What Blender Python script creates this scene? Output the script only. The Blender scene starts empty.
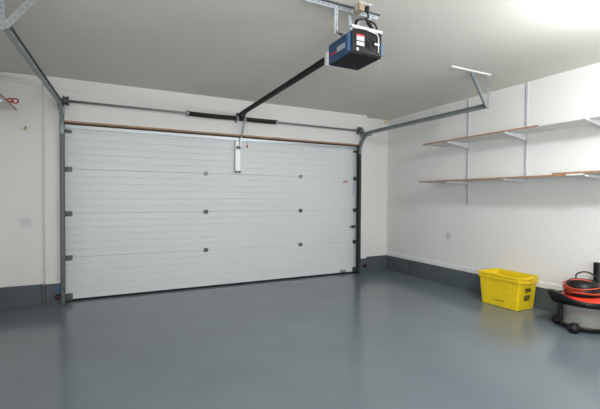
import bpy, bmesh, math, random
from mathutils import Vector, Matrix
random.seed(7)
PI = math.pi
scene = bpy.context.scene
COL = scene.collection

# ------------------------------------------------------------------ materials
def mat(name, col, rough=0.6, metal=0.0, spec=0.5, bump=None, noise=None, coat=0.0, emit=None):
    m = bpy.data.materials.new(name); m.use_nodes = True
    nt = m.node_tree; b = nt.nodes['Principled BSDF']
    b.inputs['Roughness'].default_value = rough
    b.inputs['Metallic'].default_value = metal
    b.inputs['Specular IOR Level'].default_value = spec
    b.inputs['Coat Weight'].default_value = coat
    tc = nt.nodes.new('ShaderNodeTexCoord')
    sc_, amt = noise if noise else (14.0, 0.05)
    n = nt.nodes.new('ShaderNodeTexNoise'); n.inputs['Scale'].default_value = sc_; n.inputs['Detail'].default_value = 5
    nt.links.new(tc.outputs['Object'], n.inputs['Vector'])
    r = nt.nodes.new('ShaderNodeValToRGB')
    lo = [max(0, c*(1-amt)) for c in col]; hi = [min(1, c*(1+amt)) for c in col]
    r.color_ramp.elements[0].position = .3; r.color_ramp.elements[1].position = .7
    r.color_ramp.elements[0].color = (*lo, 1); r.color_ramp.elements[1].color = (*hi, 1)
    nt.links.new(n.outputs['Fac'], r.inputs['Fac']); nt.links.new(r.outputs['Color'], b.inputs['Base Color'])
    if bump:
        n2 = nt.nodes.new('ShaderNodeTexNoise'); n2.inputs['Scale'].default_value = bump[0]; n2.inputs['Detail'].default_value = 3
        bp = nt.nodes.new('ShaderNodeBump'); bp.inputs['Strength'].default_value = bump[1]; bp.inputs['Distance'].default_value = bump[2]
        nt.links.new(tc.outputs['Object'], n2.inputs['Vector']); nt.links.new(n2.outputs['Fac'], bp.inputs['Height'])
        nt.links.new(bp.outputs['Normal'], b.inputs['Normal'])
    if emit:
        b.inputs['Emission Color'].default_value = (*emit[0], 1); b.inputs['Emission Strength'].default_value = emit[1]
    return m

M = {}
M['wall'] = mat('wall_paint', (.78, .775, .765), .75, bump=(60, .08, .004), noise=(1.2, .02))
M['ceiling'] = mat('ceiling_paint', (.68, .665, .61), .85, bump=(80, .1, .004), noise=(1.0, .02))
M['curb'] = mat('curb_paint', (.09, .112, .122), .4, noise=(5, .08), bump=(9, .15, .01))
M['floor'] = mat('floor_epoxy', (.155, .187, .210), .2, spec=.5, noise=(1.5, .05), bump=(3.0, .05, .01))
M['trim'] = mat('trim_paint', (.80, .80, .80), .6)
M['rawwood'] = mat('raw_wood', (.40, .25, .16), .7, noise=(9, .25))
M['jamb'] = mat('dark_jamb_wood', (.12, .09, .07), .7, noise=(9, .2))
M['strap'] = mat('pale_strap', (.42, .46, .58), .6)
M['door'] = mat('door_skin', (.73, .76, .775), .42, noise=(.9, .02), bump=(180, .12, .001))
M['steel'] = mat('galvanised_steel', (.36, .39, .40), .42, .75, noise=(40, .12))
M['steel_l'] = mat('bright_galvanised', (.55, .60, .64), .4, .55, noise=(60, .12))
M['steel_d'] = mat('dark_steel', (.13, .14, .14), .45, .6, noise=(30, .15))
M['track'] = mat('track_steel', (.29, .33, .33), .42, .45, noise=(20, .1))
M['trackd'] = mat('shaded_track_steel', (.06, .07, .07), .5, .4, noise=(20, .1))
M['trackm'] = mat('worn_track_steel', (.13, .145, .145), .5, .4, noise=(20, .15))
M['black'] = mat('black_plastic', (.008, .008, .009), .4, spec=.35)
M['blackm'] = mat('black_matte', (.010, .010, .011), .7, spec=.3)
M['spring'] = mat('spring_steel', (.035, .032, .026), .45, .5)
M['blue'] = mat('blue_plastic', (.022, .065, .15), .5)
M['bluel'] = mat('light_blue_lens', (.07, .16, .33), .4)
M['white'] = mat('white_enamel', (.78, .79, .80), .4)
M['brightw'] = mat('white_plate_with_glare', (.93, .94, .96), .3)  # white plate, its specular glare put into the base colour
M['label'] = mat('label_white', (.50, .52, .56), .5)
M['labelgrey'] = mat('label_grey', (.35, .42, .50), .5)
M['red'] = mat('red_plastic', (.62, .035, .025), .4)
M['redd'] = mat('dark_red_plastic', (.30, .012, .02), .4)
M['redlid'] = mat('red_lid_plastic', (.80, .055, .025), .33)
M['orange'] = mat('orange_cord', (.60, .07, .028), .45)
M['yellow'] = mat('yellow_plastic', (.85, .62, .012), .42, noise=(18, .07))
M['ink'] = mat('dark_ink', (.11, .085, .012), .7)
M['ink2'] = mat('faint_ink', (.22, .15, .02), .7)
M['tank'] = mat('grey_tank_plastic', (.23, .228, .218), .4)
M['tan'] = mat('tan_box', (.34, .26, .19), .6)
M['woodedge'] = mat('shelf_wood_edge', (.36, .20, .105), .55, noise=(12, .15))
M['melamine'] = mat('melamine_white', (.66, .66, .64), .5)
M['bracket'] = mat('bracket_white', (.74, .76, .80), .4)
M['slot'] = mat('slot_shadow', (.25, .28, .31), .7)
M['bluewire'] = mat('blue_wire', (.05, .22, .65), .5)
M['gold'] = mat('yellow_hook', (.60, .45, .12), .5)
M['plate'] = mat('cover_plate', (.66, .66, .69), .4)
M['led'] = mat('red_led', (.5, .02, .02), .4, emit=((1, .05, .03), .12))

# floor: faint roughness variation
nt = M['floor'].node_tree; b = nt.nodes['Principled BSDF']
tc = nt.nodes.new('ShaderNodeTexCoord'); n = nt.nodes.new('ShaderNodeTexNoise'); n.inputs['Scale'].default_value = 2.2
mr = nt.nodes.new('ShaderNodeMapRange'); mr.inputs['To Min'].default_value = .13; mr.inputs['To Max'].default_value = .22
nt.links.new(tc.outputs['Object'], n.inputs['Vector']); nt.links.new(n.outputs['Fac'], mr.inputs['Value']); nt.links.new(mr.outputs['Result'], b.inputs['Roughness'])

# ------------------------------------------------------------------ mesh builder
class MB:
    def __init__(s): s.bm = bmesh.new()
    def box(s, x0, x1, y0, y1, z0, z1, mi=0, mtx=None):
        vs = [Vector((x, y, z)) for x in (x0, x1) for y in (y0, y1) for z in (z0, z1)]
        if mtx: vs = [mtx @ v for v in vs]
        v = [s.bm.verts.new(p) for p in vs]
        for f in ((0, 1, 3, 2), (4, 6, 7, 5), (0, 4, 5, 1), (2, 3, 7, 6), (0, 2, 6, 4), (1, 5, 7, 3)):
            s.bm.faces.new([v[i] for i in f]).material_index = mi
        return s
    def bar(s, a, b, w, h, side=Vector((0, 0, 1)), mi=0):   # rectangular bar between two points
        a, b = Vector(a), Vector(b); d = (b-a); L = d.length; d.normalize()
        sd = Vector(side); u = d.cross(sd)
        if u.length < 1e-4: u = d.cross(Vector((1, 0, 0)))
        u.normalize(); v = u.cross(d).normalized()
        m = Matrix.Translation(a) @ Matrix((u, v, d)).transposed().to_4x4()
        return s.box(-w/2, w/2, -h/2, h/2, 0, L, mi, m)
    def cyl(s, a, b, r0, r1=None, n=20, mi=0, cap=True, smooth=True):
        r1 = r0 if r1 is None else r1
        return s.tube([a, b], [r0, r1], n, mi, cap, smooth)
    def tube(s, pts, r, n=10, mi=0, cap=True, smooth=True, closed=False):
        pts = [Vector(p) for p in pts]
        N = len(pts)
        rs = r if isinstance(r, (list, tuple)) else [r]*N
        rings = []; prev = None
        for i, p in enumerate(pts):
            if closed: d = pts[(i+1) % N]-pts[i-1]
            else: d = pts[min(i+1, N-1)]-pts[max(i-1, 0)]
            d.normalize()
            if prev is None:
                u = d.cross(Vector((0, 0, 1)))
                if u.length < 1e-3: u = d.cross(Vector((1, 0, 0)))
            else: u = prev-d*prev.dot(d)
            u.normalize(); prev = u; v = d.cross(u)
            rings.append([s.bm.verts.new(p+(u*math.cos(t)+v*math.sin(t))*rs[i]) for t in [2*PI*k/n for k in range(n)]])
        for i in range(N if closed else N-1):
            A, B = rings[i], rings[(i+1) % N]
            for k in range(n):
                f = s.bm.faces.new((A[k], A[(k+1) % n], B[(k+1) % n], B[k])); f.material_index = mi; f.smooth = smooth
        if cap and not closed:
            for R in (rings[0][::-1], rings[-1]): s.bm.faces.new(R).material_index = mi
        return s
    def lathe(s, prof, c=(0, 0, 0), n=48, mi=0, smooth=True, caps=True, sx=1, sy=1, axis='Z'):
        rings = []
        for r, z in prof:
            ring = []
            for k in range(n):
                t = 2*PI*k/n
                p = Vector((r*sx*math.cos(t), r*sy*math.sin(t), z))
                if axis == 'X': p = Vector((p.z, p.x, p.y))
                if axis == 'Y': p = Vector((p.x, p.z, p.y))
                ring.append(s.bm.verts.new(p+Vector(c)))
            rings.append(ring)
        for A, B in zip(rings, rings[1:]):
            for k in range(n):
                f = s.bm.faces.new((A[k], A[(k+1) % n], B[(k+1) % n], B[k])); f.material_index = mi; f.smooth = smooth
        if caps:
            for R in (rings[0][::-1], rings[-1]): s.bm.faces.new(R).material_index = mi
        return s
    def prism(s, poly, ax, a0, a1, mi=0, mtx=None):   # poly in the two other axes, extruded along axis ax
        def P(p, a):
            q = {'X': Vector((a, p[0], p[1])), 'Y': Vector((p[0], a, p[1])), 'Z': Vector((p[0], p[1], a))}[ax]
            return mtx @ q if mtx else q
        A = [s.bm.verts.new(P(p, a0)) for p in poly]; B = [s.bm.verts.new(P(p, a1)) for p in poly]
        n = len(poly)
        s.bm.faces.new(A).material_index = mi; s.bm.faces.new(B[::-1]).material_index = mi
        for k in range(n): s.bm.faces.new((A[k], B[k], B[(k+1) % n], A[(k+1) % n])).material_index = mi
        return s
    def build(s, name, mats, parent=None, bevel=0, seg=2, loc=None):
        bmesh.ops.recalc_face_normals(s.bm, faces=s.bm.faces)
        me = bpy.data.meshes.new(name); 
        if loc is not None: bmesh.ops.translate(s.bm, verts=s.bm.verts, vec=-Vector(loc))
        s.bm.to_mesh(me); s.bm.free()
        if not isinstance(mats, (list, tuple)): mats = [mats]
        for m in mats: me.materials.append(m)
        o = bpy.data.objects.new(name, me); COL.objects.link(o)
        if loc is not None: o.location = loc
        if parent:
            o.parent = parent
            o.matrix_parent_inverse = Matrix.Identity(4)
            if loc is None: o.location = -world_loc(parent)
        if bevel:
            md = o.modifiers.new('bevel', 'BEVEL'); md.width = bevel; md.segments = seg; md.limit_method = 'ANGLE'; md.angle_limit = .7
        return o
def world_loc(o):
    v = Vector(o.location)
    while o.parent: o = o.parent; v += Vector(o.location)
    return v
def part(mb, name, mats, parent, **k):
    return mb.build(name, mats, parent, **k)
def tag(o, label, cat, group=None):
    o['label'] = label; o['category'] = cat
    if group: o['group'] = group
    return o
def thing(name, label, cat, loc, group=None):
    o = bpy.data.objects.new(name, None); COL.objects.link(o); o.location = loc; o.empty_display_size = .1
    return tag(o, label, cat, group)
def struct(mb, name, mats, parent=None, **k):
    o = mb.build(name, mats, parent, **k); o['kind'] = 'structure'; return o

# ------------------------------------------------------------------ dimensions
XL, XR = -.77, 5.65
YB = -7.6
YF = -.12            # inner face of the wall around the door
YLR, YRR = -.07, .036  # set-back wall either side
ZC = 3.045
HB = .287
OX0, OX1, OZ = -.008, 4.879, 2.478

# ------------------------------------------------------------------ setting
struct(MB().box(XL-.2, XR+.2, YB-.2, .6, -.15, 0), 'floor', M['floor'])
struct(MB().box(XL-.2, XR+.2, YB-.2, .6, ZC, ZC+.15), 'ceiling', M['ceiling'])
w = MB()
w.box(-.205, OX0, YF, .3, 0, ZC); w.box(OX1, 5.02, YF, .3, 0, ZC); w.box(OX0, OX1, YF, .3, OZ, ZC)
w.box(XL-.1, -.205, YLR, .3, 0, ZC); w.box(5.02, XR+.1, YRR, .3, 0, ZC)
struct(w, 'wall_front', M['wall'])
struct(MB().box(XR, XR+.1, YB, YRR, 0, ZC), 'wall_right', M['wall'])
struct(MB().box(XL-.1, XL, YB, YLR, 0, ZC), 'wall_left', M['wall'])
struct(MB().box(XL-.1, XR+.1, YB-.1, YB, 0, ZC), 'wall_rear', M['wall'])
c = MB()
e = .004
c.box(-.205-e-.006, OX0, YF-e, YF+.01, 0, HB); c.box(-.205-.012, -.205, YF-e, YLR, 0, HB)
c.box(OX1, 5.02+e, YF-e, YF+.01, 0, HB)
c.box(XL, -.23, YLR-e, YLR+.01, 0, HB-.003); c.box(5.02, XR, YRR-e, YRR+.01, 0, HB)
struct(c, 'baseboard_front', M['curb'])
struct(MB().box(XR-.006, XR+.01, YB, YRR, 0, HB), 'baseboard_right', M['curb'])
struct(MB().box(XL-.01, XL+.006, YB, YLR, 0, HB), 'baseboard_left', M['curb'])
# pale ledge above the painted curb on the right wall
struct(MB().box(XR-.022, XR+.005, YB, YRR, HB+.004, HB+.072).box(XR-.012, XR+.005, YB, YRR, HB+.072, HB+.085), 'trim_1', M['trim'], bevel=.003)
struct(MB().box(OX0, OX1, YF-.004, .0, OZ-.018, OZ+.004), 'trim_2', M['rawwood'])
struct(MB().box(OX1-.005, OX1+.001, YF, .044, 0, OZ), 'trim_4', M['blackm'])  # black strip added so the jamb face reads as a dark shaded line
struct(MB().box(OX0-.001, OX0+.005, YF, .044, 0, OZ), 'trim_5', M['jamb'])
# unseen stop added outside the door to block light through the edge gaps
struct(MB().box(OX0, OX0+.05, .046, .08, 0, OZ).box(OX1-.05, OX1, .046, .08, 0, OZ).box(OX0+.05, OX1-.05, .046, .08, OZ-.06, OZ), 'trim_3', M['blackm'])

# ------------------------------------------------------------------ garage door
DW0, DW1, DH = 0.0, 4.872, 2.455
door = thing('garage_door', 'wide white sectional overhead garage door with horizontal ribs, closed', 'garage door', (2.43, 0, 0))
sec = DH/4
# door material gets one pale scuff in object space
nt = M['door'].node_tree; bs = nt.nodes['Principled BSDF']
for k in range(4):
    z0 = k*sec + (.028 if k == 0 else 0.0); z1 = (k+1)*sec - .003
    prof = [(.04, z0), (.0, z0)]
    ribs = 6; h = (z1 - k*sec)/ribs
    for i in range(1, ribs):
        zc = k*sec + i*h
        deep = .0055 if i % 2 == 0 else .004
        prof += [(0, zc-.009), (deep, zc-.004), (deep, zc+.004), (0, zc+.009)]
    prof += [(.0, z1-.004), (.004, z1), (.04, z1)]
    part(MB().prism(prof, 'X', DW0, DW1), 'section_panel', M['door'], door)
part(MB().box(DW0, DW1, .0, .04, 0.0, .026), 'bottom_seal', M['blackm'], door)
part(MB().box(DW0+.02, DW1-.02, -.045, 0, 2.425, 2.432).box(DW0+.02, DW1-.02, -.05, -.043, 2.395, 2.436), 'top_strut', M['steel_l'], door)
def hinge(x, z, big=1):
    mb = MB()
    w_ = .03*big
    mb.box(x-w_, x+w_, -.005, 0, z-.035, z-.008).box(x-w_, x+w_, -.005, 0, z+.008, z+.03)
    mb.box(x-w_, x-w_+.012, -.03, 0, z-.03, z+.022).box(x+w_-.012, x+w_, -.03, 0, z-.03, z+.022)
    mb.cyl((x-w_-.004, -.022, z), (x+w_+.004, -.022, z), .007, n=10)
    mb.box(x-w_, x+w_, -.03, -.024, z-.03, z-.012)
    return mb
for k in (1, 2, 3):
    for x in (1.945, 3.645):
        part(hinge(x, k*sec-.002, 1.0 if k < 3 else .9), 'hinge', M['steel_d'] if k < 3 else M['steel'], door, bevel=.002)
def edge_bracket(x, z, s, h=.045):
    # s = +1 the track is toward -X (left), -1 toward +X
    mb = MB()
    xa, xb = sorted((x, x+s*(.095 if s > 0 else .085)))
    mb.box(xa, xb, -.006, 0, z-h, z+h*.6)
    mb.box(xa+.015, xb-.03, -.06, 0, z-h*.8, z-h*.7).box(xa+.015, xb-.03, -.06, 0, z+h*.3, z+h*.4)
    mb.box(xa+.02, xb-.035, -.065, -.058, z-h*.8, z+h*.4)
    return mb
for k in range(5):
    z = (k*sec) if 0 < k < 4 else (.075 if k == 0 else 2.36)
    for x, s in ((.006, 1), (4.868, -1)):
        br = part(edge_bracket(x, z, s, .045 if 0 < k < 4 else (.06 if k == 0 else .03)), 'edge_bracket', M['steel_d'], door, bevel=.002)
        xs = x+s*(-.012 if s > 0 else .034); ztr = z-.01
        part(MB().cyl((x+s*.05, -.05, ztr), (x+s*.048, -.158, ztr), .006, n=8).cyl((x+s*.048, -.158, ztr), (xs, -.158, ztr), .006, n=8)
             .cyl((xs, -.158, ztr), (xs+s*.012, -.158, ztr), .019, n=16), 'roller', M['steel_d'], br)
# slide bolt
part(MB().box(4.75, 4.84, -.006, 0, .87, .93).box(4.70, 4.83, -.02, -.006, .893, .907).cyl((4.72, -.02, .90), (4.72, -.055, .90), .007, n=10)
     .box(4.775, 4.795, -.028, -.006, .88, .92).box(4.812, 4.832, -.028, -.006, .88, .92), 'slide_bolt', M['steel_d'], door)
part(MB().box(4.785, 4.805, -.006, 0, 1.50, 1.70).box(4.78, 4.81, -.015, 0, 1.70, 1.73), 'pull_strap', M['strap'], door)
part(MB().box(4.50, 4.62, -.012, 0, .035, .075).box(4.51, 4.61, -.035, -.012, .035, .043), 'lift_handle', M['steel'], door, bevel=.003)
lab = part(MB().box(4.56, 4.66, -.0015, -.0004, 1.735, 1.795), 'warning_label', M['label'], door)
part(MB().box(4.565, 4.655, -.0028, -.0015, 1.772, 1.784).box(4.60, 4.62, -.0028, -.0015, 1.742, 1.755), 'red_print', M['red'], lab)
# stiffening plate the opener arm bolts to
pl = part(MB().box(2.42, 2.515, -.040, -.030, 1.875, 2.385).box(2.42, 2.426, -.055, -.03, 1.875, 2.385).box(2.509, 2.515, -.055, -.03, 1.875, 2.385)
          .box(2.435, 2.495, -.03, 0, 1.88, 1.93).box(2.435, 2.495, -.03, 0, 2.33, 2.38), 'stiffener_plate', M['brightw'], door)
part(MB().box(2.44, 2.50, -.062, -.055, 1.875, 1.895).cyl((2.415, -.05, 1.885), (2.52, -.05, 1.885), .007, n=10).box(2.425, 2.44, -.062, 0, 1.86, 1.88).box(2.49, 2.505, -.062, 0, 1.86, 1.88), 'lower_clip', M['steel_d'], pl)
part(MB().box(2.445, 2.485, -.085, -.04, 2.27, 2.275).box(2.445, 2.45, -.085, -.04, 2.25, 2.30).box(2.48, 2.485, -.085, -.04, 2.25, 2.30).cyl((2.43, -.075, 2.275), (2.52, -.075, 2.275), .008, n=10), 'arm_bracket', M['steel_d'], pl)

# ------------------------------------------------------------------ tracks
def track(xc, s, label):
    # s=+1: left track, channel opens toward +X
    t = thing('door_track', label, 'track', (xc, -.158, 0), 'roller tracks of the garage door')
    yv = -.158; R = .36; zt = 2.655
    path = [(yv, .01)]
    z1 = zt-R
    path.append((yv, z1))
    for i in range(1, 13):
        a = i/12*PI/2
        path.append((yv-R*(1-math.cos(a)), z1+R*math.sin(a)))
    path += [(-.52-.001, zt), (-2.80, zt)]
    # channel profile local: u = across the track (normal in the plane), x = toward door
    prof = [(-.018, -.026), (.016, -.026), (.022, -.018), (.022, -.022), (.018, -.030), (-.022, -.030), (-.022, .030), (.018, .030), (.022, .022), (.022, .018), (.016, .026), (-.018, .026)]
    def sweep(pp):
        bm = bmesh.new(); rings = []
        for i, p in enumerate(pp):
            a = pp[max(i-1, 0)]; b_ = pp[min(i+1, len(pp)-1)]
            d = Vector((b_[0]-a[0], b_[1]-a[1])).normalized(); nrm = Vector((-d.y, d.x))
            xo = xc-s*.09*max(0, -.5-p[0])/2.3
            rings.append([bm.verts.new((xo+s*q[0], p[0]+nrm.x*q[1], p[1]+nrm.y*q[1])) for q in prof])
        for A, B in zip(rings, rings[1:]):
            n_ = len(A)
            for k in range(n_): bm.faces.new((A[k], A[(k+1) % n_], B[(k+1) % n_], B[k]))
        bm.faces.new(rings[0]); bm.faces.new(rings[-1][::-1])
        mb = MB(); mb.bm.free(); mb.bm = bm
        return mb
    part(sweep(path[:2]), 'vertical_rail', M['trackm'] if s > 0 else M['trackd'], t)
    part(sweep(path[1:]), 'horizontal_rail', M['track'], t)
    # angle iron holding the rails, wall side
    xa = xc-s*.024
    x0, x1 = sorted((xa, xa-s*.004)); x2, x3 = sorted((xa, xa-s*.014))
    part(MB().box(x0, x1, YF-.05, YF-.001, .0, 2.50).box(x2, x3, YF-.005, YF-.001, .0, 2.50), 'mounting_angle', M['trackm'], t)
    part(MB().box(x0, x1, -.50, YF-.001, 2.600, 2.688).box(x2, x3, -.45, YF-.001, 2.684, 2.689), 'flag_bracket', M['steel'], t)
    part(MB().bar((xc-s*.09, -2.78, 2.655), (xc-s*.09, -2.808, 2.655), .056, .05, (0, 0, 1)), 'end_stop', M['steel_d'], t)
    return t
track(.004, 1, 'curved steel door track on the left, running back from the door to the light bracket')
track(4.822, -1, 'curved steel door track on the right, running back beside the wall shelves')

def perf_strip(mb, a, b, w, th, side, holes=True, pitch=.04, mi=0, mh=1):
    # L-shaped slotted angle: one leg along side, plus dark slots on the face
    a, b = Vector(a), Vector(b); d = (b-a); L = d.length; d.normalize()
    mb.bar(a, b, th, w, side, mi)
    sd = Vector(side).normalized(); u = d.cross(sd).normalized(); v = u.cross(d).normalized()
    k = int(L/pitch)
    for i in range(k):
        c0 = a+d*(pitch*(i+.5))
        for sg in (-1, 1):
            p = c0+u*sg*(th/2+.0004)
            mb.bar(p-d*pitch*.28, p+d*pitch*.28, .0006, w*.28, side, mh)
def track_hanger(xe, sgn, xa, xb, label):
    t = thing('track_hanger', label, 'bracket', (xe, -2.80, ZC), 'slotted steel hangers of the door tracks')
    part(MB().box(min(xa, xb), max(xa, xb), -2.865, -2.825, ZC-.014, ZC), 'ceiling_strip', M['white'], t, bevel=.002)
    m1 = MB(); perf_strip(m1, (xe, -2.818, ZC-.014), (xe, -2.818, 2.62), .046, .003, (1, 0, 0))
    m1.bar((xe-.016*sgn, -2.803, ZC-.014), (xe-.016*sgn, -2.803, 2.62), .003, .03, (0, 1, 0))
    part(m1, 'vertical_strap', [M['steel'], M['slot']], t)
    xd = xe+sgn*.30
    m2 = MB(); perf_strip(m2, (xd, -2.822, ZC-.014), (xe+sgn*.02, -2.822, 2.64), .046, .003, (1, 0, 0))
    m2.bar((xd-.016, -2.807, ZC-.014), (xe+sgn*.02-.016, -2.807, 2.64), .003, .03, (0, 1, 0))
    part(m2, 'diagonal_strap', [M['steel'], M['slot']], t)
    return t
track_hanger(4.935, -1, 4.23, 4.93, 'V shaped slotted steel hanger carrying the end of the right door track')
track_hanger(-.115, 1, -.12, .55, 'slotted steel hanger at the end of the left door track, top left corner')

# ------------------------------------------------------------------ torsion shaft
ys, zs = -.225, 2.722
ts = thing('torsion_shaft', 'steel torsion shaft with black springs across the wall above the garage door', 'torsion spring', (2.4, ys, zs))
part(MB().cyl((-.02, ys, zs+.003), (4.88, ys, zs-.003), .0165, n=16), 'shaft', M['steel'], ts)
def spring(x0, x1, sag):
    pts = []; turns = int((x1-x0)/.0125); n = turns*8
    for i in range(n+1):
        f_ = i/n; x = x0+(x1-x0)*f_; a = 2*PI*i/8
        zz = zs+sag*math.sin(PI*f_)
        pts.append((x, ys+.031*math.cos(a), zz+.031*math.sin(a)))
    mb = MB().tube(pts, .0068, n=5)
    mb.tube([(x0+(x1-x0)*i/8, ys, zs+sag*math.sin(PI*i/8)) for i in range(9)], .027, n=12)
    return mb
for x0, x1, sg in ((1.625, 2.375, -.006), (2.425, 3.07, -.004)):
    sp = part(spring(x0, x1, sg), 'spring', M['spring'], ts)
for x0, x1 in ((1.60, 1.645), (3.05, 3.095)):
    part(MB().lathe([(.018, x0), (.04, x0+.005), (.044, x0+.02), (.04, x1-.005), (.03, x1)], (0, ys, zs), 20, axis='X'), 'winding_cone', M['steel'], ts)
def bearing(x):
    mb = MB().prism([(-.03, -.06), (.03, -.06), (.03, .06), (-.03, .06)], 'Y', YF-.006, YF-.0005, mtx=Matrix.Translation((x, 0, zs)))
    mb.box(x-.004, x+.004, ys-.03, YF, zs-.035, zs+.035)
    mb.lathe([(.012, x-.016), (.03, x-.014), (.03, x+.014), (.012, x+.016)], (0, ys, zs), 20, axis='X')
    return mb
for x in (2.40, 4.835, -.003): part(bearing(x), 'bearing_plate', M['steel'], ts)
for x in (.05, 4.775):
    dr = MB().lathe([(.02, x-.035), (.062, x-.032), (.07, x-.026), (.056, x-.018), (.052, x), (.056, x+.018), (.07, x+.026), (.062, x+.032), (.02, x+.035)], (0, ys, zs), 28, axis='X')
    part(dr, 'cable_drum', M['steel_d'], ts)
for x, xb in ((.045, .0), (4.78, 4.85)):
    part(MB().tube([(x, ys+.055, zs), (xb+.0, -.13, 2.35), (xb, -.068, .09)], .0025, n=6), 'lift_cable', M['steel'], ts)

# ------------------------------------------------------------------ opener
OX = 2.443
op = thing('garage_door_opener', 'blue and black garage door opener with long black rail hung from the ceiling', 'garage opener', (OX, -3.43, 2.62))
bx0, bx1, by0, by1, bz0, bz1 = 2.285, 2.592, -3.60, -3.245, 2.625, 2.832
hs = [(bx0+.004, bz0+.05), (bx0+.0, bz0+.03), (bx0+.028, bz0), (bx1-.02, bz0), (bx1, bz0+.025), (bx1, bz1-.02), (bx1-.02, bz1), (bx0+.065, bz1), (bx0, bz1-.06)]
hs = [(bx0, bz0), (bx1, bz0), (bx1, bz1-.02), (bx1-.02, bz1), (bx0+.05, bz1), (bx0, bz1-.04)]
part(MB().prism(hs, 'Y', by0+.012, by1), 'housing', M['blue'], op, bevel=.008, seg=3)
part(MB().prism([(bx0+.006, bz0+.006), (bx1-.006, bz0+.006), (bx1-.006, bz1-.022), (bx1-.022, bz1-.004), (bx0+.052, bz1-.004), (bx0+.006, bz1-.042)], 'Y', by0, by0+.014), 'rear_panel', M['black'], op, bevel=.002)
part(MB().box(bx0+.006, bx1-.004, by0+.004, by1-.01, bz0-.006, bz0+.004), 'light_cover', M['blackm'], op, bevel=.003)
part(MB().box(bx0-.012, bx0+.002, by0+.02, by0+.055, bz0+.015, bz1-.045), 'side_rib', M['bluel'], op, bevel=.004)
part(MB().box(bx1-.002, bx1+.035, by0+.03, by0+.05, bz0+.03, bz0+.13), 'side_flange', M['bluel'], op, bevel=.004)
sl = part(MB().box(bx0-.0025, bx0+.001, by0+.09, by0+.215, bz0+.062, bz0+.105), 'side_label', M['labelgrey'], op)
part(MB().box(bx0-.003, bx0+.001, by0+.225, by0+.315, bz0+.066, bz0+.078), 'side_emblem', M['red'], op)
yp = by0-.0015
st = part(MB().box(bx0+.05, bx0+.125, yp, by0, bz0+.10, bz0+.15), 'upper_sticker', M['label'], op)
part(MB().box(bx0+.05, bx0+.125, yp-.001, yp, bz0+.137, bz0+.15), 'red_band', M['red'], st)
part(MB().box(bx0+.05, bx0+.125, yp, by0, bz0+.060, bz0+.092), 'lower_sticker', M['label'], op)
part(MB().lathe([(.001, 0), (.013, 0), (.013, .004), (.001, .004)], (bx0+.057, by0-.006, bz0+.028), 16, axis='Y'), 'button', M['white'], op)
rg = MB()
for r0 in (.045, .030, .016):
    pts = [(bx0+.19+r0*math.cos(t), by0-.002, bz0+.085+r0*math.sin(t)) for t in [2*PI*k/28 for k in range(28)]]
    rg.tube(pts, .003, 6, closed=True)
part(rg, 'speaker_grille', M['blackm'], op)
part(MB().tube([(bx0+.02, by0-.008, bz1-.018), (bx0+.12, by0-.012, bz1-.012), (bx0+.245, by0-.012, bz1-.03), (bx0+.262, by0-.01, bz1-.06), (bx0+.262, by0-.008, bz0+.03)], .0045, 6)
     .box(bx0+.225, bx0+.27, by0-.012, by0, bz0+.088, bz0+.102), 'white_wire', M['white'], op)
br = part(MB().box(bx0+.0, bx1-.005, by0-.008, by0+.03, bz1-.002, bz1+.006).box(bx0+.0, bx1-.005, by0-.011, by0-.005, bz1-.016, bz1+.006), 'top_bracket', M['plate'], op, bevel=.002)
part(MB().box(OX-.05, OX+.03, by0+.06, by1+.02, bz1-.002, bz1+.012), 'chassis_plate', M['steel_l'], op, bevel=.003)
part(MB().box(bx0-.012, OX+.04, by1-.002, by1+.05, bz0+.0, bz0+.115), 'rail_collar', M['plate'], op, bevel=.004)
# rail
m_ = MB().bar((OX, by1+.01, 2.800), (OX, -.25, 2.79), .038, .045, (0, 0, 1))
m_.bar((OX, by1+.03, 2.776), (OX, -.25, 2.766), .052, .006, (0, 0, 1))
part(m_, 'rail', M['blackm'], op)
part(MB().box(OX-.035, OX+.035, YF-.14, YF-.001, 2.765, 2.772).box(OX-.035, OX+.035, YF-.006, YF-.0005, 2.76, 2.83).box(OX-.032, OX-.027, YF-.14, YF-.001, 2.765, 2.80).box(OX+.027, OX+.032, YF-.14, YF-.001, 2.765, 2.80), 'header_bracket', M['black'], op)
part(MB().box(OX-.03, OX+.03, -.46, -.34, 2.745, 2.765).box(OX-.02, OX+.02, -.43, -.37, 2.71, 2.747), 'trolley', M['black'], op, bevel=.003)
part(MB().bar((OX+.040, -.39, 2.73), (OX+.062, -.10, 2.44), .006, .026, (1, 0, 0)).bar((OX+.062, -.10, 2.46), (OX+.062, -.078, 2.27), .005, .026, (1, 0, 0))
     .cyl((OX-.0, -.39, 2.73), (OX+.048, -.39, 2.73), .008, n=10), 'door_arm', M['steel_l'], op)
rc = part(MB().tube([(OX+.02, -.40, 2.72), (OX+.055, -.41, 2.66), (OX+.057, -.41, 2.28)], .003, 6), 'release_cord', M['label'], op)
part(MB().lathe([(.004, 0), (.013, .006), (.013, .04), (.006, .052)], (OX+.057, -.41, 2.232), 12), 'release_handle', M['red'], rc)
part(MB().tube([(bx1-.01, by0+.06, bz0+.02), (bx1+.012, by0+.05, bz0-.03), (bx1+.018, by0+.05, bz0-.09), (bx1-.0, by0+.07, bz0-.13), (bx1-.06, by0+.08, bz0-.165)], .0008, 6), 'antenna_wire', M['labelgrey'], op)

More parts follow.
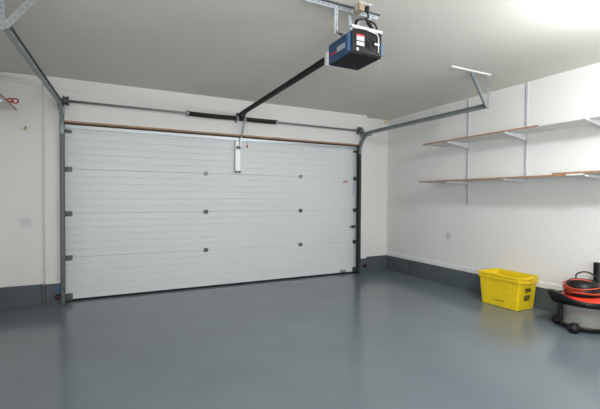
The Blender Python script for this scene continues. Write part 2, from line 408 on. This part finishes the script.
hg = thing('opener_hanger', 'perforated steel angle and straps on the ceiling holding the opener', 'bracket', (2.3, -3.36, ZC))
m_ = MB(); perf_strip(m_, (1.93, -3.46, ZC-.02), (2.66, -3.46, ZC-.02), .036, .003, (0, 0, 1), pitch=.05)
part(m_, 'slotted_angle', [M['steel_l'], M['slot']], hg)
part(MB().box(1.93, 2.66, -3.490, -3.465, ZC-.006, ZC), 'angle_flange', M['steel_d'], hg)
for xx in (2.225, 2.56):
    m_ = MB(); perf_strip(m_, (xx, -3.466, ZC-.03), (xx, -3.466, bz1-.03), .034, .003, (1, 0, 0))
    part(m_, 'strap', [M['steel_l'], M['slot']], hg)
    part(MB().cyl((xx, -3.47, bz1-.018), (xx+(.07 if xx < 2.4 else .001), -3.45, bz1-.018), .009, n=8), 'bolt', M['steel_d'], hg)
# extra diagonal plates between the angle and the motor top
part(MB().bar((2.43, -3.40, bz1+.012), (2.40, -3.40, ZC-.03), .003, .03, (1, 0, 0)).bar((2.47, -3.412, bz1+.012), (2.50, -3.412, ZC-.03), .003, .03, (1, 0, 0)), 'cross_strap', M['steel_l'], hg)

co = thing('ceiling_outlet', 'tan electrical outlet box on the ceiling above the opener', 'outlet', (2.405, -3.54, ZC))
part(MB().box(2.375, 2.425, -3.58, -3.50, ZC-.062, ZC), 'box', M['tan'], co, bevel=.004)
part(MB().box(2.37, 2.50, -3.59, -3.50, ZC-.004, ZC-.0), 'cover', M['white'], co, bevel=.001)
part(MB().box(2.371, 2.376, -3.555, -3.525, ZC-.05, ZC-.015), 'receptacle', M['label'], co)
# power cord (own thing)
pc = thing('power_cord', 'black power cord looped between the ceiling outlet and the opener', 'cord', (2.46, -3.55, 2.92))
part(MB().lathe([(.008, 0), (.017, .008), (.02, .03), (.019, .045), (.01, .05)], (2.462, -3.565, ZC-.060), 14), 'plug', M['black'], pc)
cpts = []
def catmull(P, n=8, closed=False):
    P = [Vector(p) for p in P]; out = []
    N = len(P)
    rng = range(N) if closed else range(N-1)
    for i in rng:
        p0 = P[(i-1) % N] if closed else P[max(i-1, 0)]; p1 = P[i]; p2 = P[(i+1) % N] if closed else P[i+1]; p3 = P[(i+2) % N] if closed else P[min(i+2, N-1)]
        for k in range(n):
            t = k/n
            out.append(.5*((2*p1)+(-p0+p2)*t+(2*p0-5*p1+4*p2-p3)*t*t+(-p0+3*p1-3*p2+p3)*t**3))
    if not closed: out.append(P[-1])
    return out
cp = catmull([(2.462, -3.565, ZC-.055), (2.468, -3.565, 2.94), (2.37, -3.57, 2.90), (2.345, -3.57, 2.85), (2.36, -3.56, 2.90), (2.43, -3.56, 2.925), (2.53, -3.56, 2.915), (2.565, -3.56, 2.875), (2.54, -3.56, 2.848),
              (2.47, -3.565, 2.89), (2.45, -3.57, 2.93), (2.47, -3.57, 2.91), (2.50, -3.57, 2.86), (2.52, -3.57, 2.823)])
part(MB().tube(cp, .0075, 8), 'cable', M['black'], pc)
part(MB().bar((2.47, -3.572, 2.905), (2.515, -3.572, 2.845), .022, .022, (0, 1, 0)), 'cable_bundle', M['black'], pc, bevel=.004)

# ------------------------------------------------------------------ safety sensors
def sensor(x, z, label, s, wire):
    t = thing('safety_sensor', label, 'sensor', (x, -.17, z), 'safety sensors at the foot of the door')
    part(MB().box(x-.022, x+.022, -.245, -.195, z-.035, z+.03), 'housing', M['black'], t, bevel=.006)
    part(MB().lathe([(.001, 0), (.008, 0), (.008, .004), (.001, .004)], (x, -.249, z), 12, axis='Y'), 'indicator', M['led'], t)
    part(MB().box(x-.012, x+.012, -.196, YF-.0045, z-.012, z+.012), 'mounting_bracket', M['steel'], t)
    if wire: part(MB().box(x-.002, x+.012, -.135, YF-.0045, z+.04, z+.145), 'wire', M['bluewire'], t)
    return t
sensor(-.060, .125, 'small black sensor with blue wire low beside the left door track', 1, True)
sensor(4.925, .165, 'small black sensor low on the pilaster right of the garage door', -1, False)
# pale cable along the top of the left wall then thinner across the lintel
tag(MB().tube([(XL+.01, YLR-.012, 2.990), (-.50, YLR-.012, 2.955), (-.205, YLR-.012, 2.920)], .022, 8).tube([(-.235, YF-.006, 2.925), (-.02, YF-.006, 2.905), (.12, YF-.008, 2.882), (.22, YF-.006, 2.888)], .008, 6)
    .build('wall_cable', M['trim'], loc=(-.3, YLR, 2.93)), 'thin pale cable stapled to the wall near the ceiling above the left door track', 'cable')

# ------------------------------------------------------------------ right wall shelving
SX = 5.205   # front edge of the shelf boards
ZU, ZL = 2.335, 1.722      # undersides
SY = (-1.925, -2.87, -3.83)
def standard(y, z0, label):
    t = MB(); x1 = XR; x0 = XR-.014
    t.box(x0, x0+.003, y-.014, y+.014, z0, ZC-.01).box(x0, x1, y-.014, y-.011, z0, ZC-.01).box(x0, x1, y+.011, y+.014, z0, ZC-.01)
    z = z0+.03
    while z < ZC-.04:
        for dy in (-.0055, .0055): t.box(x0-.0006, x0+.001, y+dy-.003, y+dy+.003, z, z+.018, mi=1)
        z += .032
    o = t.build('shelf_standard', [M['bracket'], M['slot']], loc=(XR, y, z0))
    return tag(o, label, 'shelf standard', 'slotted shelf uprights on the right wall')
standard(SY[0], 1.335, 'slotted white shelf upright nearest the garage door, reaching lowest down the wall')
standard(SY[1], 1.69, 'slotted white shelf upright in the middle, ending just under the lower shelf')
standard(SY[2], 1.69, 'slotted white shelf upright at the right edge of the view')
def bracket(y, zt, x_wall, x_tip, s, name, label, grp, th=.016, dp=.088):
    # s=-1: reaches toward -X from wall
    d = 1 if x_tip > x_wall else -1
    xw = x_wall+d*.015
    poly = [(xw, zt), (x_tip, zt), (x_tip, zt-.018), (xw+d*.05, zt-dp+.01), (xw, zt-dp)]
    mb = MB().prism(poly, 'Y', y-th/2, y+th/2)
    return tag(mb.build(name, M['bracket'], loc=(x_wall, y, zt), bevel=.002), label, 'shelf bracket', grp)
which = ['nearest the garage door', 'on the middle upright', 'at the right edge of the view']
for i, y in enumerate(SY):
    bracket(y, ZU-.001, XR, SX-.006, -1, 'shelf_bracket', 'tapered white bracket under the upper right wall shelf, '+which[i], 'brackets of the right wall shelves')
for i, y in enumerate(SY):
    bracket(y, ZL-.001, XR, SX-.014, -1, 'shelf_bracket', 'tapered white bracket under the lower right wall shelf, '+which[i], 'brackets of the right wall shelves', dp=.048)
def shelf(y0, y1, zb, label, edge=True, th=.018, x0=SX, x1=XR-.018, grp='shelf boards on the right wall', edge_x=-1):
    t = thing('shelf_board', label, 'shelf', ((x0+x1)/2, (y0+y1)/2, zb), grp)
    part(MB().box(x0+.003 if edge_x < 0 else x0, x1 if edge_x < 0 else x1-.003, y0, y1, zb, zb+th), 'board', M['melamine'], t)
    em = M['woodedge'] if edge else M['melamine']
    xs = (x0, x0+.003) if edge_x < 0 else (x1-.003, x1)
    part(MB().box(xs[0], xs[1], y0, y1, zb-.0005, zb+th+.0005), 'front_edge', em, t)
    return t
shelf(-3.30, -1.40, ZU, 'upper right shelf board with brown front edge, nearest the garage door')
shelf(-4.9, -3.314, ZU, 'upper right shelf board with plain white front edge, at the right of the view', edge=False)
shelf(-3.62, -1.31, ZL, 'lower right shelf board with brown front edge, running from near the garage door')
shelf(-4.9, -3.47, ZL+.019, 'lower right shelf board lapped on top of the longer brown edged one', th=.02)
shelf(-3.80, -3.625, ZL, 'lower right shelf board with white edge, beneath the lapped brown edged board', edge=False, th=.018)

# left wall shelf, only its far end in view
shelf(-4.6, -1.06, 2.385, 'brown edged shelf board on the left wall, its end at the left of the view', x0=XL, x1=-.335, grp='shelf board on the left wall', edge_x=1)
tag(MB().prism([(XL+.001, 2.384), (-.36, 2.384), (-.36, 2.366), (XL+.05, 2.306), (XL+.001, 2.296)], 'Y', -1.58, -1.565).build('shelf_bracket', M['bracket'], loc=(XL, -1.57, 2.384), bevel=.002),
    'white bracket under the shelf on the left wall', 'shelf bracket')
rc_ = MB()
rc_.bar((-.42, -1.35, 2.412), (-.33, -1.35, 2.418), .014, .016, (0, 0, 1))
for (xx, r_) in ((-.385, .018), (-.340, .022), (-.297, .024)):
    rc_.tube([(xx+r_*math.cos(t), -1.35+.006*math.sin(t), 2.430+r_*math.sin(t)) for t in [2*PI*k/18 for k in range(18)]], .007, 6, closed=True)
tag(rc_.build('clamp_handle', M['redd'], loc=(-.36, -1.35, 2.404)), 'small dark red looped handle lying over the edge of the left wall shelf', 'handle')

# ------------------------------------------------------------------ wall plates and hooks
def plate(x, y, z, ax, w_, h_, label, sockets=True, m=None, name='wall_outlet', cat='outlet'):
    t = thing(name, label, cat, (x, y, z))
    if ax == 'X':
        part(MB().box(x-.006, x, y-w_/2, y+w_/2, z-h_/2, z+h_/2), 'cover_plate', m or M['plate'], t, bevel=.002)
        if sockets:
            for dy in (-w_*.22, w_*.22):
                for dz in (-h_*.2, h_*.2):
                    part(MB().box(x-.009, x-.006, y+dy-.012, y+dy+.012, z+dz-.014, z+dz+.014), 'socket', M['label'], t, bevel=.001)
    else:
        part(MB().box(x-w_/2, x+w_/2, y-.006, y, z-h_/2, z+h_/2), 'cover_plate', m or M['plate'], t, bevel=.002)
    return t
plate(XR, -1.56, .83, 'X', .10, .115, 'pale double outlet on the right wall below the shelves')
plate(-.426, YLR, 1.11, 'Y', .12, .115, 'blank square cover plate on the wall left of the garage door', sockets=False, name='blank_plate', cat='cover plate')
tag(MB().tube(catmull([(5.36, -.26, ZC), (5.362, -.26, ZC-.09), (5.35, -.26, ZC-.125), (5.325, -.26, ZC-.11), (5.32, -.26, ZC-.085)]), .007, 8).tube([(5.362, -.26, ZC-.08), (5.39, -.26, ZC-.12), (5.365, -.26, ZC-.15), (5.33, -.26, ZC-.13)], .006, 6)
    .build('ceiling_hook', M['gold'], loc=(5.36, -.26, ZC)), 'small yellow hook hanging from the ceiling right of the door', 'hook')
tag(MB().tube([(-.41, YLR-.001, 2.37), (-.41, YLR-.03, 2.35), (-.42, YLR-.04, 2.325), (-.40, YLR-.045, 2.345)], .009, 6).build('wall_hook', M['gold'], loc=(-.41, YLR, 2.36)), 'tiny yellow hook on the wall left of the door track', 'hook')

# ------------------------------------------------------------------ yellow crates
def crate(z0, label):
    cx, cy = 5.427, -2.775
    t = thing('crate', label, 'crate', (cx, cy, z0), 'nested yellow plastic crates')
    H = .395
    hb = (.172, .262); ht = (.188, .300)      # half sizes at bottom and top (x, y)
    bm = bmesh.new()
    def ring(hx, hy, z, r=.02, n=4):
        out = []
        for sx, sy, a0 in ((1, 1, 0), (-1, 1, PI/2), (-1, -1, PI), (1, -1, 3*PI/2)):
            for k in range(n+1):
                a = a0+k/n*PI/2
                out.append(bm.verts.new((cx+sx*(hx-r)+r*math.cos(a), cy+sy*(hy-r)+r*math.sin(a), z0+z)))
        return out
    def lerp(f): return (hb[0]+(ht[0]-hb[0])*f, hb[1]+(ht[1]-hb[1])*f)
    th = .003
    prof = []
    prof.append((hb[0]-.012, hb[1]-.012, 0)); prof.append((hb[0], hb[1], .006))
    a = lerp(.90); prof.append((a[0], a[1], H*.924))
    prof.append((a[0]+.013, a[1]+.013, H*.924)); prof.append((a[0]+.016, a[1]+.016, H*.985)); prof.append((a[0]+.012, a[1]+.012, H))
    a2 = lerp(1.0); prof.append((a[0]-.000, a[1]-.000, H)); prof.append((a[0]-.004, a[1]-.004, H*.9))
    prof.append((hb[0]-th, hb[1]-th, .01))
    rings = [ring(*p) for p in prof]
    for A, B in zip(rings, rings[1:]):
        n_ = len(A)
        for k in range(n_):
            f = bm.faces.new((A[k], A[(k+1) % n_], B[(k+1) % n_], B[k])); f.smooth = False
    bm.faces.new(rings[0][::-1]); bm.faces.new(rings[-1])
    mb = MB(); mb.bm.free(); mb.bm = bm
    part(mb, 'tub', M['yellow'], t)
    # shallow vertical ribs on long side and end
    def pt_side(u, z): f_ = z/H; hx, hy = lerp(f_); return Vector((cx-hx-.001, cy+u*hy, z0+z))
    for u in (-.82, -.55, .55, .82):
        part(MB().bar(pt_side(u, .02), pt_side(u, H*.88), .004, .010, (0, 1, 0)), 'rib', M['yellow'], t)
    def pt_end(u, z): f_ = z/H; hx, hy = lerp(f_); return Vector((cx+u*hx, cy-hy-.001, z0+z))
    for u in (-.82, .82):
        part(MB().bar(pt_end(u, .02), pt_end(u, H*.84), .010, .004, (0, 1, 0)), 'rib', M['yellow'], t)
    # end handles: a raised grip bar with two lugs
    for s in (-1, 1):
        hy = a[1]+.016
        y = cy+s*(hy+.014)
        hd = MB().tube(catmull([(cx-.085, cy+s*(hy-.004), z0+H*.93), (cx-.075, y, z0+H*.93), (cx-.03, y+s*.006, z0+H*.945), (cx+.03, y+s*.006, z0+H*.945), (cx+.075, y, z0+H*.93), (cx+.085, cy+s*(hy-.004), z0+H*.93)], 4), .008, 8)
        part(hd, 'handle', M['yellow'], t)
    return t, pt_side, pt_end
cr, ps, pe = crate(0.001, 'lower yellow plastic crate on the floor against the right wall, dark print on its end')
def print_block(rows, z0):
    ink = MB(); h_ = .0125
    for i, (u0, u1) in enumerate([(p*1.25, q*1.25) for p, q in rows]):
        a_, b_ = pe(u0, z0-i*h_), pe(u1, z0-i*h_)
        ink.bar(a_+Vector((0, -.0014, 0)), b_+Vector((0, -.0014, 0)), .001, h_+.001, (0, 0, 1))
    part(ink, 'end_print', M['ink'], cr)
print_block([(-.30, .15), (-.25, .30), (-.30, .30), (-.05, .30), (-.22, .05)], .285)
print_block([(-.30, .22), (-.22, .28), (-.30, .25), (-.28, .20), (-.25, .28), (-.28, .10)], .192)
ink = MB()
u = -.28
for i in range(9):
    wv = .04
    a_ = ps(u+.5*0, .085); b_ = ps(u+.045, .085)
    ink.bar(a_+Vector((-.0012, 0, 0)), b_+Vector((-.0012, 0, 0)), .001, .010 if i % 3 else .016, (0, 0, 1)); u += .062
part(ink, 'side_print', M['ink2'], cr)
cr2, _, _ = crate(0.047, 'upper yellow plastic crate nested inside another of its kind, only its rim showing')

# ------------------------------------------------------------------ shop vacuum
VX, VY = 5.345, -3.765
va = thing('shop_vacuum', 'round grey shop vacuum on casters with red lid and black bumper ring', 'vacuum', (VX, VY, 0))
part(MB().lathe([(.19, .045), (.218, .055), (.224, .075), (.222, .09), (.230, .25), (.234, .30), (.215, .30)], (VX, VY, 0), 56), 'tank', M['tank'], va)
part(MB().lathe([(.18, .035), (.225, .035), (.235, .045), (.235, .058), (.222, .062)], (VX, VY, 0), 56), 'base_ring', M['black'], va)
part(MB().tube([(VX+.2285*math.cos(t), VY+.2285*math.sin(t), .215) for t in [PI+.02*k for k in range(18)]], .002, 5), 'red_stripe', M['red'], va)
CX, CY = VX-.025, VY+.005
# bumper ring with a blunt corner pointing left/away from the camera
def ringpt(t, r, z):
    x, y = r*math.cos(t), r*math.sin(t)
    # push out a corner around angle ~150 deg
    for tc_, amp in ((math.radians(140), .075),):
        d = (t-tc_+PI) % (2*PI)-PI
        k = 1+amp/r*math.exp(-(d/.28)**2)
        x *= k; y *= k
    z += .065*math.exp(-(((t-math.radians(140)+PI) % (2*PI)-PI)/.7)**2)*(1 if r > .25 else 0)
    return Vector((min(VX+x, XR-.026), VY+y, z))
bm = bmesh.new(); N = 72
prof = [(.250, .285), (.283, .29), (.296, .315), (.297, .340), (.288, .352), (.272, .350), (.262, .335), (.20, .325), (.19, .30)]
rings = [[bm.verts.new(ringpt(2*PI*k/N, r, z)) for k in range(N)] for r, z in prof]
for A, B in zip(rings, rings[1:]+[rings[0]]):
    for k in range(N):
        f = bm.faces.new((A[k], A[(k+1) % N], B[(k+1) % N], B[k])); f.smooth = True
mb = MB(); mb.bm.free(); mb.bm = bm
part(mb, 'bumper_ring', M['black'], va)
part(MB().lathe([(.257, .327), (.257, .338), (.235, .355), (.18, .382), (.12, .387), (.05, .387)], (VX, VY, 0), 48), 'lid', M['redlid'], va)
part(MB().lathe([(.165, .372), (.178, .40), (.178, .455), (.160, .51), (.12, .545), (.04, .556)], (CX, CY, 0), 40), 'motor_cap', M['black'], va)
part(MB().tube(catmull([(VX+.05, VY+.11, .50), (VX+.03, VY+.10, .59), (VX+.02, VY, .635), (VX+.02, VY-.10, .60), (VX+.03, VY-.13, .50)]), .008, 8), 'carry_handle', M['black'], va)
def caster(ang, rr=.275):
    x, y = VX+rr*math.cos(ang), VY+rr*math.sin(ang)
    mb = MB()
    d = Vector((-math.sin(ang), math.cos(ang), 0))
    c0 = Vector((x, y, .045))
    t = part(MB().cyl((x, y, .07), (x, y, .105), .034, .026, 18).bar((VX+.22*math.cos(ang), VY+.22*math.sin(ang), .08), (x, y, .08), .06, .04, (0, 0, 1)), 'caster', M['black'], va, bevel=.004)
    part(MB().lathe([(.004, .001), (.036, .004), (.054, .022), (.060, .05), (.054, .080), (.036, .098), (.004, .102)], (x, y, 0), 24, sx=1, sy=1), 'wheel', M['black'], t)
for a_ in (math.radians(188), math.radians(112), math.radians(290), math.radians(20)): caster(a_, .25 if a_ > 1.9 and a_ < 2.0 else .275 if abs(math.cos(a_)) < .93 or math.cos(a_) < 0 else .24)
# side latch column
la = math.radians(152)
part(MB().bar((VX+.262*math.cos(la), VY+.262*math.sin(la), .09), (VX+.268*math.cos(la), VY+.268*math.sin(la), .30), .05, .03, (math.cos(la), math.sin(la), 0)), 'side_latch', M['black'], va, bevel=.004)
part(MB().lathe([(.001, 0), (.005, 0), (.005, .003)], (VX-.297*math.cos(.55), VY-.297*math.sin(.55), .328), 10, axis='Y'), 'rivet', M['steel'], va)
# wand socket and wand standing at the right
part(MB().box(5.475, 5.53, -3.835, -3.78, .37, .74), 'wand', M['black'], va, bevel=.012)

# orange extension cord wound round the motor cap
cd = []
R0 = .182
n_l = 3
for i in range(n_l*30+1):
    t = 2*PI*i/30; l = i/30
    rr = R0+.010*math.sin(t*1.7+l)+(.012 if int(l) % 2 else 0)
    z = .400+.038*l+.018*math.sin(t+l*1.9)
    cd.append(Vector((CX+rr*math.cos(t+2.2), CY+rr*math.sin(t+2.2), z)))
cd2 = []
for i in range(61):
    t = 2*PI*i/60
    rr = .168+.010*math.cos(2*t)
    cd2.append(Vector((CX+rr*math.cos(t), CY+rr*math.sin(t), .485+.035*math.cos(t-.9))))
for i in range(30):
    t = i/29
    cd2.append(Vector((CX-.14+.16*t, CY+.06-.2*t, .55-.03*t+.025*math.sin(PI*t))))
ec = thing('extension_cord', 'orange extension cord wound around the top of the shop vacuum', 'cord', (VX+.02, VY-.02, .40))
part(MB().tube(cd, .0065, 8).tube(cd2, .0065, 8), 'cable', M['orange'], ec)
part(MB().cyl((VX-.175, VY+.0, .392), (VX-.185, VY+.055, .398), .016, .013, 14).cyl((VX-.172, VY-.02, .391), (VX-.175, VY+.002, .392), .011, .016, 14), 'plug', M['red'], ec)

# ------------------------------------------------------------------ lights
def point(loc, e_, r=.12, col=(1, 1, 1)):
    l = bpy.data.lights.new('lamp', 'POINT'); l.energy = e_; l.shadow_soft_size = r; l.color = col
    o = bpy.data.objects.new('lamp', l); o.location = loc; COL.objects.link(o); return o
def area(loc, rot, sx, sy, e_, col=(1, 1, 1)):
    l = bpy.data.lights.new('lamp', 'AREA'); l.shape = 'RECTANGLE'; l.size = sx; l.size_y = sy; l.energy = e_; l.color = col
    o = bpy.data.objects.new('lamp', l); o.location = loc; o.rotation_euler = rot; COL.objects.link(o); return o
point((4.0, -5.0, 2.74), 125, .10, (.955, .98, 1.0))
area((1.4, -7.1, 1.7), (math.radians(108), 0, math.radians(-24)), 3.2, 1.6, 135, (1.0, .99, .97))  # added fill light from the left rear, no fixture there

wd = bpy.data.worlds.new('world'); scene.world = wd; wd.use_nodes = True
wd.node_tree.nodes['Background'].inputs['Color'].default_value = (.5, .55, .6, 1)
wd.node_tree.nodes['Background'].inputs['Strength'].default_value = .3

# ------------------------------------------------------------------ camera
f, yaw, pitch, roll = 381.6545, .4645, -.0178, .005
r = Vector((math.cos(yaw), -math.sin(yaw), 0)); fw = Vector((math.sin(yaw)*math.cos(pitch), math.cos(yaw)*math.cos(pitch), math.sin(pitch))); up = r.cross(fw)
r2 = math.cos(roll)*r+math.sin(roll)*up; u2 = -math.sin(roll)*r+math.cos(roll)*up
cam = bpy.data.cameras.new('camera'); cam.sensor_fit = 'HORIZONTAL'; cam.sensor_width = 36; cam.lens = f/600*36; cam.clip_start = .05
co_ = bpy.data.objects.new('camera', cam); COL.objects.link(co_)
co_.matrix_world = Matrix.Translation((.5534, -6.1574, 1.4563)) @ Matrix((r2, u2, -fw)).transposed().to_4x4()
scene.camera = co_
scene.view_settings.view_transform = 'Standard'
scene.view_settings.exposure = 0.05
